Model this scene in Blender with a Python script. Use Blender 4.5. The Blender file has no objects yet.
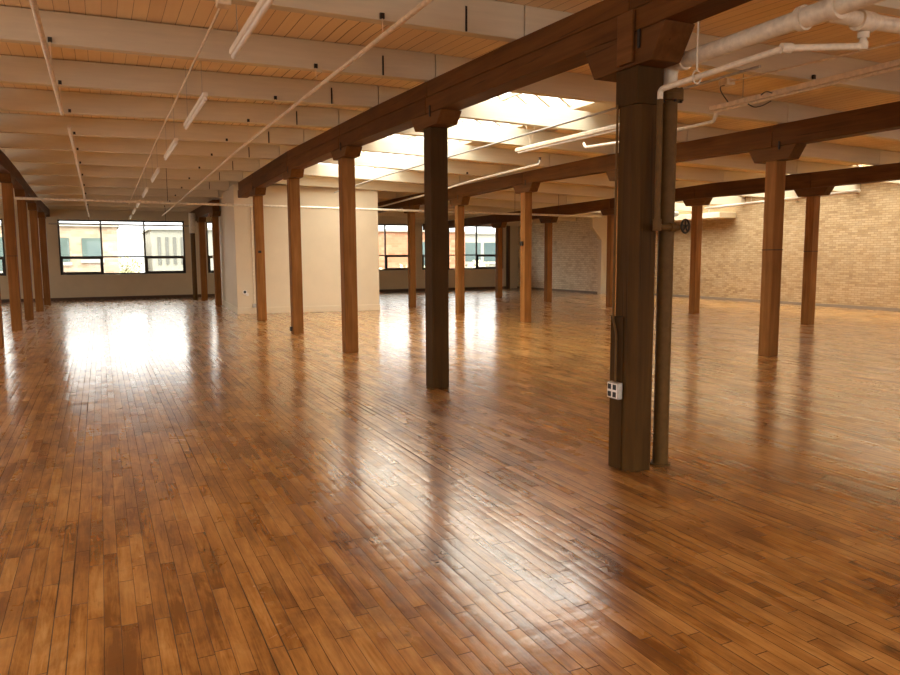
import bpy, bmesh, math, random
from mathutils import Vector, Matrix
random.seed(7)
scene = bpy.context.scene
COL = scene.collection

# ------------------------------------------------------------------ helpers
class MB:
    """collects shapes and links them as one mesh object"""
    def __init__(s): s.v = []; s.f = []; s.sm = []
    def add(s, vs, fs, smooth=False):
        b = len(s.v); s.v += [tuple(v) for v in vs]
        for f in fs:
            s.f.append([i + b for i in f]); s.sm.append(smooth)
        return s
    def box(s, x0, x1, y0, y1, z0, z1):
        vs = [(x, y, z) for z in (z0, z1) for x, y in ((x0, y0), (x1, y0), (x1, y1), (x0, y1))]
        return s.add(vs, [(3, 2, 1, 0), (4, 5, 6, 7), (0, 1, 5, 4), (1, 2, 6, 5), (2, 3, 7, 6), (3, 0, 4, 7)])
    def bar(s, a, b, w, h, up=(0, 0, 1)):
        """rectangular bar from a to b: w across, h along up; a and b are on the axis"""
        a = Vector(a); b = Vector(b); d = (b - a).normalized()
        r = d.cross(Vector(up)).normalized(); u = r.cross(d).normalized()
        vs = []
        for p in (a, b):
            for i, j in ((-1, -1), (1, -1), (1, 1), (-1, 1)):
                vs.append(p + r * (i * w / 2) + u * (j * h / 2))
        return s.add(vs, [(0, 1, 2, 3), (7, 6, 5, 4), (4, 5, 1, 0), (5, 6, 2, 1), (6, 7, 3, 2), (7, 4, 0, 3)])
    def vbar(s, a, b, w, h):
        """bar whose end faces stay vertical; a, b are the centres of the BOTTOM edge"""
        a = Vector(a); b = Vector(b); d = Vector((b.x - a.x, b.y - a.y, 0)).normalized()
        r = Vector((d.y, -d.x, 0)) * (w / 2)
        vs = []
        for p in (a, b):
            vs += [p - r, p + r, p + r + Vector((0, 0, h)), p - r + Vector((0, 0, h))]
        return s.add(vs, [(0, 1, 2, 3), (7, 6, 5, 4), (4, 5, 1, 0), (5, 6, 2, 1), (6, 7, 3, 2), (7, 4, 0, 3)])
    def tube(s, pts, r, n=12, cap=True, fillet=0.0):
        pts = [Vector(p) for p in pts]
        if fillet > 0 and len(pts) > 2:
            q = [pts[0]]
            for i in range(1, len(pts) - 1):
                a = (pts[i - 1] - pts[i]); b = (pts[i + 1] - pts[i])
                k = min(fillet, a.length * .45, b.length * .45)
                A = pts[i] + a.normalized() * k; B = pts[i] + b.normalized() * k
                for t in (0, .25, .5, .75, 1):
                    q.append(A * (1 - t) ** 2 + pts[i] * 2 * t * (1 - t) + B * t * t)
            q.append(pts[-1]); pts = q
        b0 = len(s.v); up = None; vs = []; fs = []
        for i, p in enumerate(pts):
            if i == 0: d = pts[1] - p
            elif i == len(pts) - 1: d = p - pts[i - 1]
            else: d = (pts[i + 1] - p).normalized() + (p - pts[i - 1]).normalized()
            d.normalize()
            if up is None:
                up = Vector((0, 0, 1)) if abs(d.z) < .9 else Vector((0, 1, 0))
            x = d.cross(up).normalized(); up = x.cross(d).normalized()
            for k in range(n):
                t = 2 * math.pi * k / n
                vs.append(p + x * (r * math.cos(t)) + up * (r * math.sin(t)))
        for i in range(len(pts) - 1):
            for k in range(n):
                a = i * n + k; b = i * n + (k + 1) % n
                fs.append((a, b, b + n, a + n))
        s.add(vs, fs, True)
        if cap:
            m = len(pts) - 1
            s.add([vs[k] for k in range(n)], [tuple(range(n))[::-1]])
            s.add([vs[m * n + k] for k in range(n)], [tuple(range(n))])
        return s
    def prism(s, poly, axis, a, b):
        """extrude a 2-D polygon: axis 'x' polygon in (y,z); 'y' in (x,z); 'z' in (x,y)"""
        def P(u, v, t): return {'x': (t, u, v), 'y': (u, t, v), 'z': (u, v, t)}[axis]
        n = len(poly)
        vs = [P(u, v, a) for u, v in poly] + [P(u, v, b) for u, v in poly]
        fs = [tuple(range(n))[::-1], tuple(range(n, 2 * n))]
        fs += [(i, (i + 1) % n, n + (i + 1) % n, n + i) for i in range(n)]
        return s.add(vs, fs)
    def build(s, name, mat, parent=None, bevel=0, kind=None, loc=None, seg=2):
        me = bpy.data.meshes.new(name)
        o = Vector(loc) if loc is not None else Vector((0, 0, 0))
        me.from_pydata([tuple(Vector(v) - o) for v in s.v], [], s.f)
        bm = bmesh.new(); bm.from_mesh(me)
        bmesh.ops.recalc_face_normals(bm, faces=bm.faces[:])
        bm.to_mesh(me); bm.free()
        for p, q in zip(me.polygons, s.sm): p.use_smooth = q
        me.update()
        ob = bpy.data.objects.new(name, me); COL.objects.link(ob)
        me.materials.append(mat)
        if parent is not None:
            ob.parent = parent; ob.location = o - parent.location if loc is not None else -parent.location
        else: ob.location = o
        if bevel:
            md = ob.modifiers.new('bevel', 'BEVEL'); md.width = bevel; md.segments = seg
            md.limit_method = 'ANGLE'; md.angle_limit = math.radians(40)
        if kind: ob['kind'] = kind
        return ob

def thing(name, label, cat, loc, group=None):
    o = bpy.data.objects.new(name, None); COL.objects.link(o)
    o.location = loc; o.empty_display_size = .1
    o['label'] = label; o['category'] = cat; o['kind'] = 'thing'
    if group: o['group'] = group
    return o
def tag(o, label, cat, group=None, kind='thing'):
    o['label'] = label; o['category'] = cat; o['kind'] = kind
    if group: o['group'] = group
    return o
def struct(mb, name, mat, label=None, cat=None, **k):
    o = mb.build(name, mat, kind='structure', **k)
    if label: o['label'] = label; o['category'] = cat
    return o
def interp(P, y):
    if y <= P[0][0]: return P[0][1]
    for (a, b), (c, d) in zip(P, P[1:]):
        if y <= c: return b + (d - b) * (y - a) / (c - a)
    return P[-1][1]

# ------------------------------------------------------------------ materials
class NT:
    def __init__(s, name):
        s.m = bpy.data.materials.new(name); s.m.use_nodes = True
        s.t = s.m.node_tree; s.t.nodes.clear()
        s.out = s.t.nodes.new('ShaderNodeOutputMaterial')
        s.b = s.t.nodes.new('ShaderNodeBsdfPrincipled')
        s.t.links.new(s.b.outputs[0], s.out.inputs[0])
    def n(s, typ, **kw):
        nd = s.t.nodes.new(typ)
        for k, v in kw.items():
            if k.startswith('i_'): nd.inputs[int(k[2:])].default_value = v
            else: setattr(nd, k, v)
        return nd
    def l(s, a, b): s.t.links.new(a, b)
    def set(s, x, v):
        if hasattr(v, 'is_linked') or hasattr(v, 'links'): s.l(v, x)
        else: x.default_value = v
    def math(s, op, a, b=None, c=None):
        nd = s.n('ShaderNodeMath', operation=op)
        s.set(nd.inputs[0], a)
        if b is not None: s.set(nd.inputs[1], b)
        if c is not None: s.set(nd.inputs[2], c)
        return nd.outputs[0]
    def ramp(s, fac, stops):
        r = s.n('ShaderNodeValToRGB'); e = r.color_ramp.elements
        while len(e) < len(stops): e.new(.5)
        for q, (p, c) in zip(e, stops):
            q.position = p; q.color = (*c, 1) if len(c) == 3 else c
        s.l(fac, r.inputs[0]); return r.outputs[0]
    def mix(s, fac, a, b, typ='MIX'):
        nd = s.n('ShaderNodeMix', data_type='RGBA', blend_type=typ)
        s.set(nd.inputs[0], fac); s.set(nd.inputs[6], a if hasattr(a, 'links') else (*a, 1)); s.set(nd.inputs[7], b if hasattr(b, 'links') else (*b, 1))
        return nd.outputs[2]
    def pos(s):
        return s.n('ShaderNodeNewGeometry').outputs['Position']
    def obj(s):
        return s.n('ShaderNodeTexCoord').outputs['Object']
    def mapping(s, v, scale=(1, 1, 1), rot=(0, 0, 0)):
        nd = s.n('ShaderNodeMapping'); s.l(v, nd.inputs[0])
        nd.inputs['Scale'].default_value = scale; nd.inputs['Rotation'].default_value = rot
        return nd.outputs[0]
    def noise(s, v, scale, detail=4, rough=.5, dist=0):
        nd = s.n('ShaderNodeTexNoise'); s.l(v, nd.inputs['Vector'])
        nd.inputs['Scale'].default_value = scale; nd.inputs['Detail'].default_value = detail
        nd.inputs['Roughness'].default_value = rough; nd.inputs['Distortion'].default_value = dist
        return nd.outputs[0]
    def bump(s, h, strength=.3, dist=.01, normal=None):
        nd = s.n('ShaderNodeBump'); s.l(h, nd.inputs['Height'])
        nd.inputs['Strength'].default_value = strength; nd.inputs['Distance'].default_value = dist
        if normal is not None: s.l(normal, nd.inputs['Normal'])
        return nd.outputs[0]
    def fin(s, color=None, rough=None, normal=None, spec=None):
        if color is not None: s.set(s.b.inputs['Base Color'], color if hasattr(color, 'links') else (*color, 1))
        if rough is not None: s.set(s.b.inputs['Roughness'], rough)
        if normal is not None: s.l(normal, s.b.inputs['Normal'])
        if spec is not None: s.b.inputs['Specular IOR Level'].default_value = spec
        return s.m

def m_timber(name, dark, mid, light, axis, rough=.55, check=1.0):
    """sawn timber with grain along axis (0 x, 1 y, 2 z)"""
    k = NT(name); p = k.pos()
    sc = [14, 14, 14]; sc[axis] = .9
    info = k.n('ShaderNodeObjectInfo').outputs['Random']
    addv = k.n('ShaderNodeVectorMath', operation='ADD'); k.l(k.mapping(p, tuple(sc)), addv.inputs[0])
    cmb = k.n('ShaderNodeCombineXYZ'); k.l(k.math('MULTIPLY', info, 37.0), cmb.inputs[0]); k.l(k.math('MULTIPLY', info, 11.0), cmb.inputs[1])
    k.l(cmb.outputs[0], addv.inputs[1]); v = addv.outputs[0]
    g = k.noise(v, 1.0, 6, .6, .6)
    big = k.noise(p, 1.7, 3, .5)
    f = k.math('ADD', k.math('MULTIPLY', g, .7), k.math('MULTIPLY', big, .3))
    c = k.ramp(f, [(.3, dark), (.5, mid), (.72, light)])
    hs = k.n('ShaderNodeHueSaturation'); k.l(c, hs.inputs['Color'])
    k.l(k.math('MULTIPLY_ADD', info, .36, .82), hs.inputs['Value'])
    # drying cracks
    sc2 = [30, 30, 30]; sc2[axis] = .5
    cr = k.noise(k.mapping(p, tuple(sc2)), 1.0, 2, .5)
    crk = k.ramp(cr, [(.27, (0, 0, 0)), (.31, (1, 1, 1))])
    col = k.mix(k.math('MULTIPLY', k.math('SUBTRACT', 1.0, crk), .55 * check), hs.outputs[0], tuple(x * .25 for x in dark))
    h = k.math('ADD', k.math('MULTIPLY', g, .5), k.math('MULTIPLY', crk, .6))
    return k.fin(col, rough, k.bump(h, .35, .006), .10)

def m_paint(name, col, rough=.5, grain_axis=None, var=.06, spec=.4, bump=.15):
    k = NT(name); p = k.pos()
    s = [3.0, 3.0, 3.0]
    if grain_axis is not None: s = [22, 22, 22]; s[grain_axis] = .8
    n = k.noise(k.mapping(p, tuple(s)), 1.0, 5, .6)
    big = k.noise(p, .9, 3, .5)
    f = k.math('ADD', k.math('MULTIPLY', n, .5), k.math('MULTIPLY', big, .5))
    lo = tuple(c * (1 - 2 * var) for c in col); hi = tuple(min(1, c * (1 + var)) for c in col)
    return k.fin(k.ramp(f, [(.3, lo), (.65, hi)]), rough, k.bump(n, bump, .004), spec)

def m_metal(name, col, rough=.4, metallic=0.0, spec=.5):
    k = NT(name); n = k.noise(k.pos(), 18, 4, .6)
    lo = tuple(c * .8 for c in col); hi = tuple(min(1, c * 1.12) for c in col)
    k.b.inputs['Metallic'].default_value = metallic
    return k.fin(k.ramp(n, [(.3, lo), (.7, hi)]), rough, k.bump(n, .08, .003), spec)

M = {}
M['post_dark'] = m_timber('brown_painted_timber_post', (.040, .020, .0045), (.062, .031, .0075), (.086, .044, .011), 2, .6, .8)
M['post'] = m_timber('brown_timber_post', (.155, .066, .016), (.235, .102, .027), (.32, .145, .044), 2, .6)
M['cap'] = m_timber('brown_timber_cap', (.085, .036, .010), (.125, .054, .015), (.17, .076, .024), 1, .6)
M['girder'] = m_timber('brown_timber_girder', (.068, .027, .006), (.107, .042, .0092), (.15, .063, .015), 1, .6)
M['joist'] = m_paint('cream_painted_joist', (.66, .60, .455), .5, 0, .06)
M['white'] = m_paint('white_painted_plaster', (.72, .625, .455), .55, None, .025, .3, .05)
M['wallcream'] = m_paint('cream_painted_wall', (.66, .58, .42), .55, None, .03, .3, .05)
M['whitepipe'] = m_metal('white_painted_pipe', (.74, .68, .55), .4)
M['creampipe'] = m_metal('cream_painted_pipe', (.74, .62, .45), .42)
M['brownpipe'] = m_metal('brown_painted_pipe', (.125, .068, .019), .5, 0, .15)
M['iron'] = m_metal('black_iron', (.035, .028, .022), .5, .6)
M['grey'] = m_metal('grey_steel', (.42, .40, .36), .4, .3)
M['darkframe'] = m_metal('dark_bronze_window_frame', (.045, .036, .028), .45, .2)
M['browntrim'] = m_paint('brown_baseboard_paint', (.10, .055, .028), .45)
M['tube'] = m_paint('white_lamp_tube', (.86, .82, .74), .3)
M['fixture'] = m_paint('white_enamel_fixture', (.84, .77, .64), .35)
M['black'] = m_paint('black_plastic', (.012, .011, .010), .5)
M['plate'] = m_paint('ivory_plastic_plate', (.86, .83, .77), .4)

def m_floor():
    k = NT('amber_varnished_strip_floor'); p = k.pos()
    sep = k.n('ShaderNodeSeparateXYZ'); k.l(p, sep.inputs[0]); X, Y = sep.outputs[0], sep.outputs[1]
    W = .0655
    xs = k.math('DIVIDE', X, W); xi = k.math('FLOOR', xs); xf = k.math('FRACT', xs)
    def wn(a, b=None, dim='1D'):
        nd = k.n('ShaderNodeTexWhiteNoise', noise_dimensions='2D' if b is not None else '1D')
        if b is None: k.l(a, nd.inputs['W'])
        else:
            c = k.n('ShaderNodeCombineXYZ'); k.l(a, c.inputs[0]); k.l(b, c.inputs[1]); k.l(c.outputs[0], nd.inputs['Vector'])
        return nd.outputs[0]
    r1 = wn(xi); r2 = wn(k.math('ADD', xi, 311.7))
    L = k.math('MULTIPLY_ADD', r2, .5, .38)
    ys = k.math('ADD', k.math('DIVIDE', Y, L), k.math('MULTIPLY', r1, 19.0))
    # jitter board ends
    yi0 = k.math('FLOOR', ys); yf = k.math('FRACT', ys)
    rid = wn(xi, yi0)
    rid2 = wn(k.math('ADD', xi, 57.3), yi0)
    # grain
    v = k.n('ShaderNodeCombineXYZ'); k.l(k.math('MULTIPLY_ADD', X, 34.0, k.math('MULTIPLY', rid, 50.0)), v.inputs[0]); k.l(k.math('MULTIPLY_ADD', Y, 2.2, k.math('MULTIPLY', rid2, 50.0)), v.inputs[1])
    g = k.noise(v.outputs[0], 1.0, 6, .65, 1.2)
    blot = k.noise(p, 1.25, 5, .62, .5)
    blot2 = k.noise(k.mapping(p, (1, .35, 1)), 5.5, 4, .65, .6)
    def dev(x, amt): return k.math('MULTIPLY', k.math('SUBTRACT', x, .5), amt)
    tone = k.math('ADD', k.math('ADD', dev(rid, .26), dev(g, .95)), k.math('ADD', dev(blot, .85), k.math('ADD', dev(blot2, 1.0), .50)))
    c = k.ramp(tone, [(.26, (.24, .096, .018)), (.46, (.44, .205, .046)), (.62, (.57, .290, .076)), (.85, (.70, .41, .14))])
    # dark worn blotches and small black stains that belong to the boards
    st = k.noise(k.mapping(p, (1, .5, 1)), 3.2, 5, .66, .3)
    stm = k.ramp(st, [(.52, (0, 0, 0)), (.70, (1, 1, 1))])
    c = k.mix(k.math('MULTIPLY', stm, .62), c, (.15, .055, .012))
    sp = k.noise(k.mapping(p, (30, 3.2, 1)), 1.0, 4, .7)
    spm = k.ramp(sp, [(.60, (0, 0, 0)), (.72, (1, 1, 1))])
    c = k.mix(k.math('MULTIPLY', spm, .5), c, (.10, .035, .009))
    kn = k.noise(k.mapping(p, (1, .6, 1)), 6.0, 4, .6)
    knm = k.ramp(kn, [(.66, (0, 0, 0)), (.74, (1, 1, 1))])
    c = k.mix(k.math('MULTIPLY', knm, .75), c, (.035, .014, .006))
    # gaps
    ex = k.math('MINIMUM', xf, k.math('SUBTRACT', 1.0, xf))
    rg = wn(k.math('ADD', xi, 91.3))
    rg2 = k.noise(k.mapping(p, (.6, .45, 1)), 1.0, 2, .5)
    gw = k.math('MULTIPLY_ADD', k.math('POWER', k.math('MULTIPLY', rg, k.math('ADD', rg2, .45)), 7.0), .085, .017)
    lx = k.math('LESS_THAN', ex, gw)
    ey = k.math('MULTIPLY', k.math('MINIMUM', yf, k.math('SUBTRACT', 1.0, yf)), L)
    ly = k.math('LESS_THAN', ey, .0022)
    gap = k.math('MAXIMUM', lx, ly)
    c = k.mix(k.math('MULTIPLY', gap, .85), c, (.014, .006, .003))
    # cupped boards + unevenness
    cup = k.math('MULTIPLY', k.math('POWER', k.math('SUBTRACT', xf, .5), 2.0), 1.0)
    tilt = k.math('MULTIPLY', k.math('SUBTRACT', rid, .5), k.math('SUBTRACT', xf, .5))
    und = k.noise(k.mapping(p, (1.0, 1.6, 1)), 2.2, 3, .5)
    rip = k.noise(k.mapping(p, (2.5, 9.0, 1)), 1.0, 3, .55)
    h = k.math('ADD', k.math('ADD', k.math('MULTIPLY', cup, -.0012), k.math('MULTIPLY', tilt, .0014)), k.math('ADD', k.math('MULTIPLY', und, .003), k.math('MULTIPLY', rip, .0022)))
    h = k.math('SUBTRACT', h, k.math('MULTIPLY', gap, .0012))
    nd = k.n('ShaderNodeBump'); k.l(h, nd.inputs['Height']); nd.inputs['Strength'].default_value = 1.0; nd.inputs['Distance'].default_value = 1.0
    rough = k.math('ADD', k.math('MULTIPLY', blot, .14), k.math('MULTIPLY_ADD', rid2, .10, .17))
    k.fin(c, k.math('ADD', rough, k.math('MULTIPLY', gap, .5)), nd.outputs[0], .5)
    k.l(k.math('MULTIPLY', k.math('SUBTRACT', 1.0, gap), .95), k.b.inputs['Coat Weight'])
    k.b.inputs['Coat Roughness'].default_value = .16
    k.l(nd.outputs[0], k.b.inputs['Coat Normal'])
    return k.m
M['floor'] = m_floor()

def m_deck():
    k = NT('cream_painted_plank_deck'); p = k.pos()
    sep = k.n('ShaderNodeSeparateXYZ'); k.l(p, sep.inputs[0])
    xs = k.math('DIVIDE', sep.outputs[0], .135); xi = k.math('FLOOR', xs); xf = k.math('FRACT', xs)
    w = k.n('ShaderNodeTexWhiteNoise', noise_dimensions='1D'); k.l(xi, w.inputs['W'])
    g = k.noise(k.mapping(p, (20, .9, 20)), 1.0, 5, .6)
    t = k.math('ADD', k.math('MULTIPLY', w.outputs[0], .5), k.math('MULTIPLY', g, .5))
    c = k.ramp(t, [(.2, (.84, .67, .45)), (.8, (.93, .78, .55))])
    e = k.math('MINIMUM', xf, k.math('SUBTRACT', 1.0, xf))
    w2 = k.n('ShaderNodeTexWhiteNoise', noise_dimensions='1D'); k.l(k.math('ADD', xi, 41.7), w2.inputs['W'])
    gap = k.math('LESS_THAN', e, k.math('MULTIPLY_ADD', k.math('POWER', w2.outputs[0], 3.0), .045, .014))
    c = k.mix(k.math('MULTIPLY', gap, .75), c, (.17, .08, .03))
    return k.fin(c, .6, k.bump(k.math('SUBTRACT', k.math('MULTIPLY', g, .2), gap), .4, .008), .25)
M['deck'] = m_deck()

def m_brick(name, axes, c1, c2, c3, mortar, wash=None, bw=.205, bh=.068, washamt=0.0, bump=.5):
    k = NT(name); p = k.pos()
    sep = k.n('ShaderNodeSeparateXYZ'); k.l(p, sep.inputs[0])
    cmb = k.n('ShaderNodeCombineXYZ'); k.l(sep.outputs[axes[0]], cmb.inputs[0]); k.l(sep.outputs[axes[1]], cmb.inputs[1])
    b = k.n('ShaderNodeTexBrick'); k.l(cmb.outputs[0], b.inputs['Vector'])
    b.offset = .5
    b.inputs['Scale'].default_value = 1.0; b.inputs['Mortar Size'].default_value = .008
    b.inputs['Brick Width'].default_value = bw; b.inputs['Row Height'].default_value = bh
    b.inputs['Mortar Smooth'].default_value = .3; b.inputs['Bias'].default_value = 0
    b.inputs['Color1'].default_value = (0, 0, 0, 1); b.inputs['Color2'].default_value = (1, 1, 1, 1); b.inputs['Mortar'].default_value = (.5, .5, .5, 1)
    n = k.noise(p, 1.1, 5, .6); n2 = k.noise(p, 30, 3, .6)
    t = k.math('ADD', k.math('MULTIPLY', b.outputs['Color'], .55), k.math('ADD', k.math('MULTIPLY', n, .3), k.math('MULTIPLY', n2, .25)))
    c = k.ramp(t, [(.2, c1), (.5, c2), (.85, c3)])
    if wash:
        wn = k.noise(k.mapping(p, (1, 1, 1.6)), 2.4, 6, .7, .4)
        wm = k.ramp(wn, [(.38, (0, 0, 0)), (.62, (1, 1, 1))])
        c = k.mix(k.math('MULTIPLY', wm, washamt), c, wash)
    c = k.mix(k.math('MULTIPLY', b.outputs['Fac'], .8), c, mortar)
    h = k.math('SUBTRACT', k.math('MULTIPLY', n2, .4), b.outputs['Fac'])
    return k.fin(c, .85, k.bump(h, bump, .008), .2)
M['brick'] = m_brick('buff_brick_wall', (1, 2), (.25, .155, .075), (.345, .23, .115), (.44, .31, .17), (.27, .185, .10), (.47, .355, .215), washamt=.5, bw=.195, bh=.064)
M['brickgrey'] = m_brick('whitewashed_brick_wall', (1, 2), (.52, .43, .30), (.70, .61, .45), (.80, .72, .56), (.46, .38, .27), (.86, .80, .66), washamt=.75, bw=.24, bh=.085)
M['ext_brick'] = m_brick('tan_building_brick', (0, 2), (.22, .155, .105), (.28, .205, .145), (.34, .26, .19), (.28, .22, .17), bw=.5, bh=.17)
M['ext_orange'] = m_brick('orange_building_brick', (0, 2), (.24, .105, .055), (.30, .14, .08), (.36, .18, .11), (.28, .18, .12), bw=.5, bh=.17)
M['ext_grey'] = m_paint('grey_building_cladding', (.22, .215, .18), .8, None, .08)
M['ext_dark'] = m_paint('dark_building_recess', (.09, .09, .08), .6)
M['ext_pale'] = m_paint('pale_concrete', (.30, .29, .25), .8)
M['ext_ground'] = m_paint('pale_paving', (.25, .24, .21), .9)
def m_extglass():
    k = NT('teal_building_glass'); n = k.noise(k.pos(), .6, 3, .5)
    return k.fin(k.ramp(n, [(.3, (.035, .06, .06)), (.7, (.07, .105, .10))]), .12, None, .6)
M['ext_glass'] = m_extglass()
def m_leaf():
    k = NT('pale_spring_foliage'); n = k.noise(k.pos(), 3.0, 4, .6)
    return k.fin(k.ramp(n, [(.3, (.30, .30, .16)), (.7, (.46, .44, .27))]), .7)
M['leaf'] = m_leaf()
M['bark'] = m_paint('grey_bark', (.16, .13, .10), .9)
def m_glass(name, tint=(.97, .985, .98)):
    k = NT(name); k.t.nodes.remove(k.b)
    tr = k.n('ShaderNodeBsdfTransparent'); tr.inputs[0].default_value = (*tint, 1)
    gl = k.n('ShaderNodeBsdfGlossy'); gl.inputs['Roughness'].default_value = .02
    fr = k.n('ShaderNodeFresnel'); fr.inputs[0].default_value = 1.45
    mx = k.n('ShaderNodeMixShader'); k.l(fr.outputs[0], mx.inputs[0]); k.l(tr.outputs[0], mx.inputs[1]); k.l(gl.outputs[0], mx.inputs[2])
    k.l(mx.outputs[0], k.out.inputs[0]); return k.m
M['glass'] = m_glass('clear_window_glass')
M['skyglass'] = m_glass('skylight_glass', (.93, .95, .94))

# ------------------------------------------------------------------ building layout
XL, XM, XA, XB, XW = -1.70, 3.50, 9.00, 14.00, 19.50
YN, YF = -5.0, 31.0                       # wall behind the camera, window wall
XS = -7.4                                  # side wall beyond the far left bay
PROF = {                                   # top of each girder along Y
 'L': [(0, 3.56), (13.5, 3.64), (17.6, 3.66), (20, 3.62), (25.2, 3.42), (31, 3.38)],
 'M': [(0, 3.24), (4.17, 3.365), (5.9, 3.455), (7.8, 3.54), (9.4, 3.60), (11.4, 3.65), (14.8, 3.67), (18.3, 3.60), (20.4, 3.57), (25, 3.42), (31, 3.36)],
 'A': [(0, 3.42), (6, 3.47), (9.8, 3.48), (12, 3.52), (14.8, 3.50), (18, 3.45), (21, 3.42), (31, 3.30)],
 'B': [(0, 3.30), (9.2, 3.33), (14.4, 3.38), (18, 3.27), (21, 3.20), (25, 3.12), (31, 3.05)],
}
def top(r, y): return interp(PROF[r], y)
def wtop(y): return top('B', y) - .10
POSTS = {'M': [(3.37, 4.08, .230, 2.83), (3.53, 7.77, .215, 3.02), (3.61, 11.37, .216, 3.12), (3.57, 14.76, .214, 3.13), (3.54, 18.26, .214, 3.06), (3.45, 24.97, .20, 2.90), (3.41, 28.21, .21, 2.86)],
         'A': [(9.17, 7.93, .205, 2.95), (9.10, 11.36, .20, 3.00), (9.03, 14.80, .20, 3.03), (8.86, 17.97, .20, 2.93), (8.68, 20.95, .19, 2.90), (8.62, 24.4, .19, 2.86), (8.60, 27.8, .19, 2.84)],
         'B': [(14.19, 11.24, .205, 2.83), (14.19, 14.71, .20, 2.85), (13.98, 17.99, .20, 2.78), (13.71, 21.03, .20, 2.67), (13.54, 24.14, .20, 2.62), (13.5, 27.5, .2, 2.58)],
         'L': [(-1.71, 14.95, .20, 3.16), (-1.71, 18.44, .20, 3.18), (-1.71, 21.56, .20, 3.10), (-1.69, 24.85, .20, 2.98), (-1.69, 28.37, .20, 2.93)]}
CAPH = {'M': .15, 'A': .20, 'B': .18, 'L': .17}
for _r in POSTS: POSTS[_r] = [(x + .09 * x / y + (.015 if (_r, y) == ('M', 4.08) else 0), y + .09, w_, z_) for x, y, w_, z_ in POSTS[_r]]
def xr(r, y):
    P = [(p[1], p[0]) for p in POSTS[r]]
    return interp(P, y)
ALLPOSTS = {k: list(v) for k, v in POSTS.items()}
def gbot(r, y): return interp(sorted((p[1], p[3] + (.22 if r == 'M' and p[1] < 5 else CAPH[r]) + .002) for p in ALLPOSTS[r]), y)
def roof(x, y):                            # joist underside anywhere
    L = [(XS, top('L', y)), (xr('L', y), top('L', y)), (xr('M', y), top('M', y)), (xr('A', y), top('A', y)), (xr('B', y), top('B', y)), (XW + .2, wtop(y))]
    return interp(L, x)
JD = .30                                   # joist depth
SKEW = {}
# floor
struct(MB().box(XS - .2, XW + .2, YN - .2, YF + .2, -.25, 0), 'floor', M['floor'], 'worn amber varnished strip wood floor', 'floor')

# skylight openings in the deck: x0,x1,y0,y1
SKY = [(4.95, 7.75, 8.75, 19.6), (16.0, 19.35, 6.2, 22.0)]
# ceiling deck (a sheet that follows the joists), holes under the skylights
xb = sorted(set([XS - .2, XL, XM, XA, XB, XW + .2] + [v for s in SKY for v in s[:2]]))
yb = sorted(set([YN - .2, 0, 2, 4.1, 5.9, 7.8, 9.4, 11.4, 13.5, 14.8, 16.5, 18.3, 20.4, 25, 28, YF + .2] + [v for s in SKY for v in s[2:]]))
d = MB()
idx = {}
for i, x in enumerate(xb):
    for j, y in enumerate(yb): idx[i, j] = len(d.v); d.v.append((x, y, roof(x, y) + JD + .009))
n0 = len(d.v)
for i, x in enumerate(xb):
    for j, y in enumerate(yb): d.v.append((x, y, roof(x, y) + JD + .05))
for i in range(len(xb) - 1):
    for j in range(len(yb) - 1):
        cx, cy = (xb[i] + xb[i + 1]) / 2, (yb[j] + yb[j + 1]) / 2
        if any(a < cx < b and c < cy < e for a, b, c, e in SKY): continue
        q = [idx[i, j], idx[i + 1, j], idx[i + 1, j + 1], idx[i, j + 1]]
        d.f.append(q); d.sm.append(False); d.f.append([v + n0 for v in q][::-1]); d.sm.append(False)
struct(d, 'ceiling', M['deck'], 'cream painted plank ceiling deck above the joists', 'ceiling')

# ------------------------------------------------------------------ walls
HT = 4.6
W_Z0, W_Z1 = .96, 3.02
WINS = [(-7.30, -3.10), (-1.36, 3.09), (3.93, 8.30), (8.62, 12.98), (13.36, 17.64)]
w = MB()
w.box(XS, XW + .2, YF, YF + .3, 0, W_Z0)
w.box(XS, XW + .2, YF, YF + .3, W_Z1, HT)
edges = [XS] + [v for p in WINS for v in p] + [XW + .2]
for a, b in zip(edges[::2], edges[1::2]): w.box(a, b, YF, YF + .3, W_Z0, W_Z1)
struct(w, 'wall_back', M['wallcream'], 'cream painted window wall at the far end', 'wall')
w = MB()                                   # unseen wall behind the camera; bare openings added to bring daylight to the front
OPB = [(-6.4, -2.2), (-.9, 2.2), (4.6, 8.2), (9.2, 13.4), (14.6, 18.4)]
w.box(XS, XW + .2, YN - .3, YN, 0, .9); w.box(XS, XW + .2, YN - .3, YN, 3.0, HT)
e = [XS] + [v for p in OPB for v in p] + [XW + .2]
for a, b in zip(e[::2], e[1::2]): w.box(a, b, YN - .3, YN, .9, 3.0)
struct(w, 'wall_front', M['wallcream'])
w = MB()                                   # unseen side wall beyond the far left bay, openings added to let daylight in
OPS = [(-3.5, .5), (2.5, 6.5), (8.5, 12.5), (14.5, 18.5), (20.5, 24.5)]
w.box(XS - .3, XS, YN - .3, YF + .3, 0, .9); w.box(XS - .3, XS, YN - .3, YF + .3, 3.0, HT)
e = [YN - .3] + [v for p in OPS for v in p] + [YF + .3]
for a, b in zip(e[::2], e[1::2]): w.box(XS - .3, XS, a, b, .9, 3.0)
struct(w, 'wall_left', M['wallcream'])
YJ = 24.35                                 # where the brick wall steps in
struct(MB().box(XW, XW + .3, YN - .3, YJ, 0, HT), 'wall_right', M['brick'], 'long buff brick side wall', 'wall')
struct(MB().box(18.45, XW + .3, YJ + .22, YF + .3, 0, HT), 'wall_right_far', M['brickgrey'], 'pale whitewashed brick wall in the far corner', 'wall')
pl = MB().box(18.43, XW, YJ, YJ + .22, 0, HT)
pl.prism([(18.43, 2.20), (18.43, 3.75), (17.98, 3.75), (17.98, 2.72)], 'y', YJ, YJ + .22)
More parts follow.
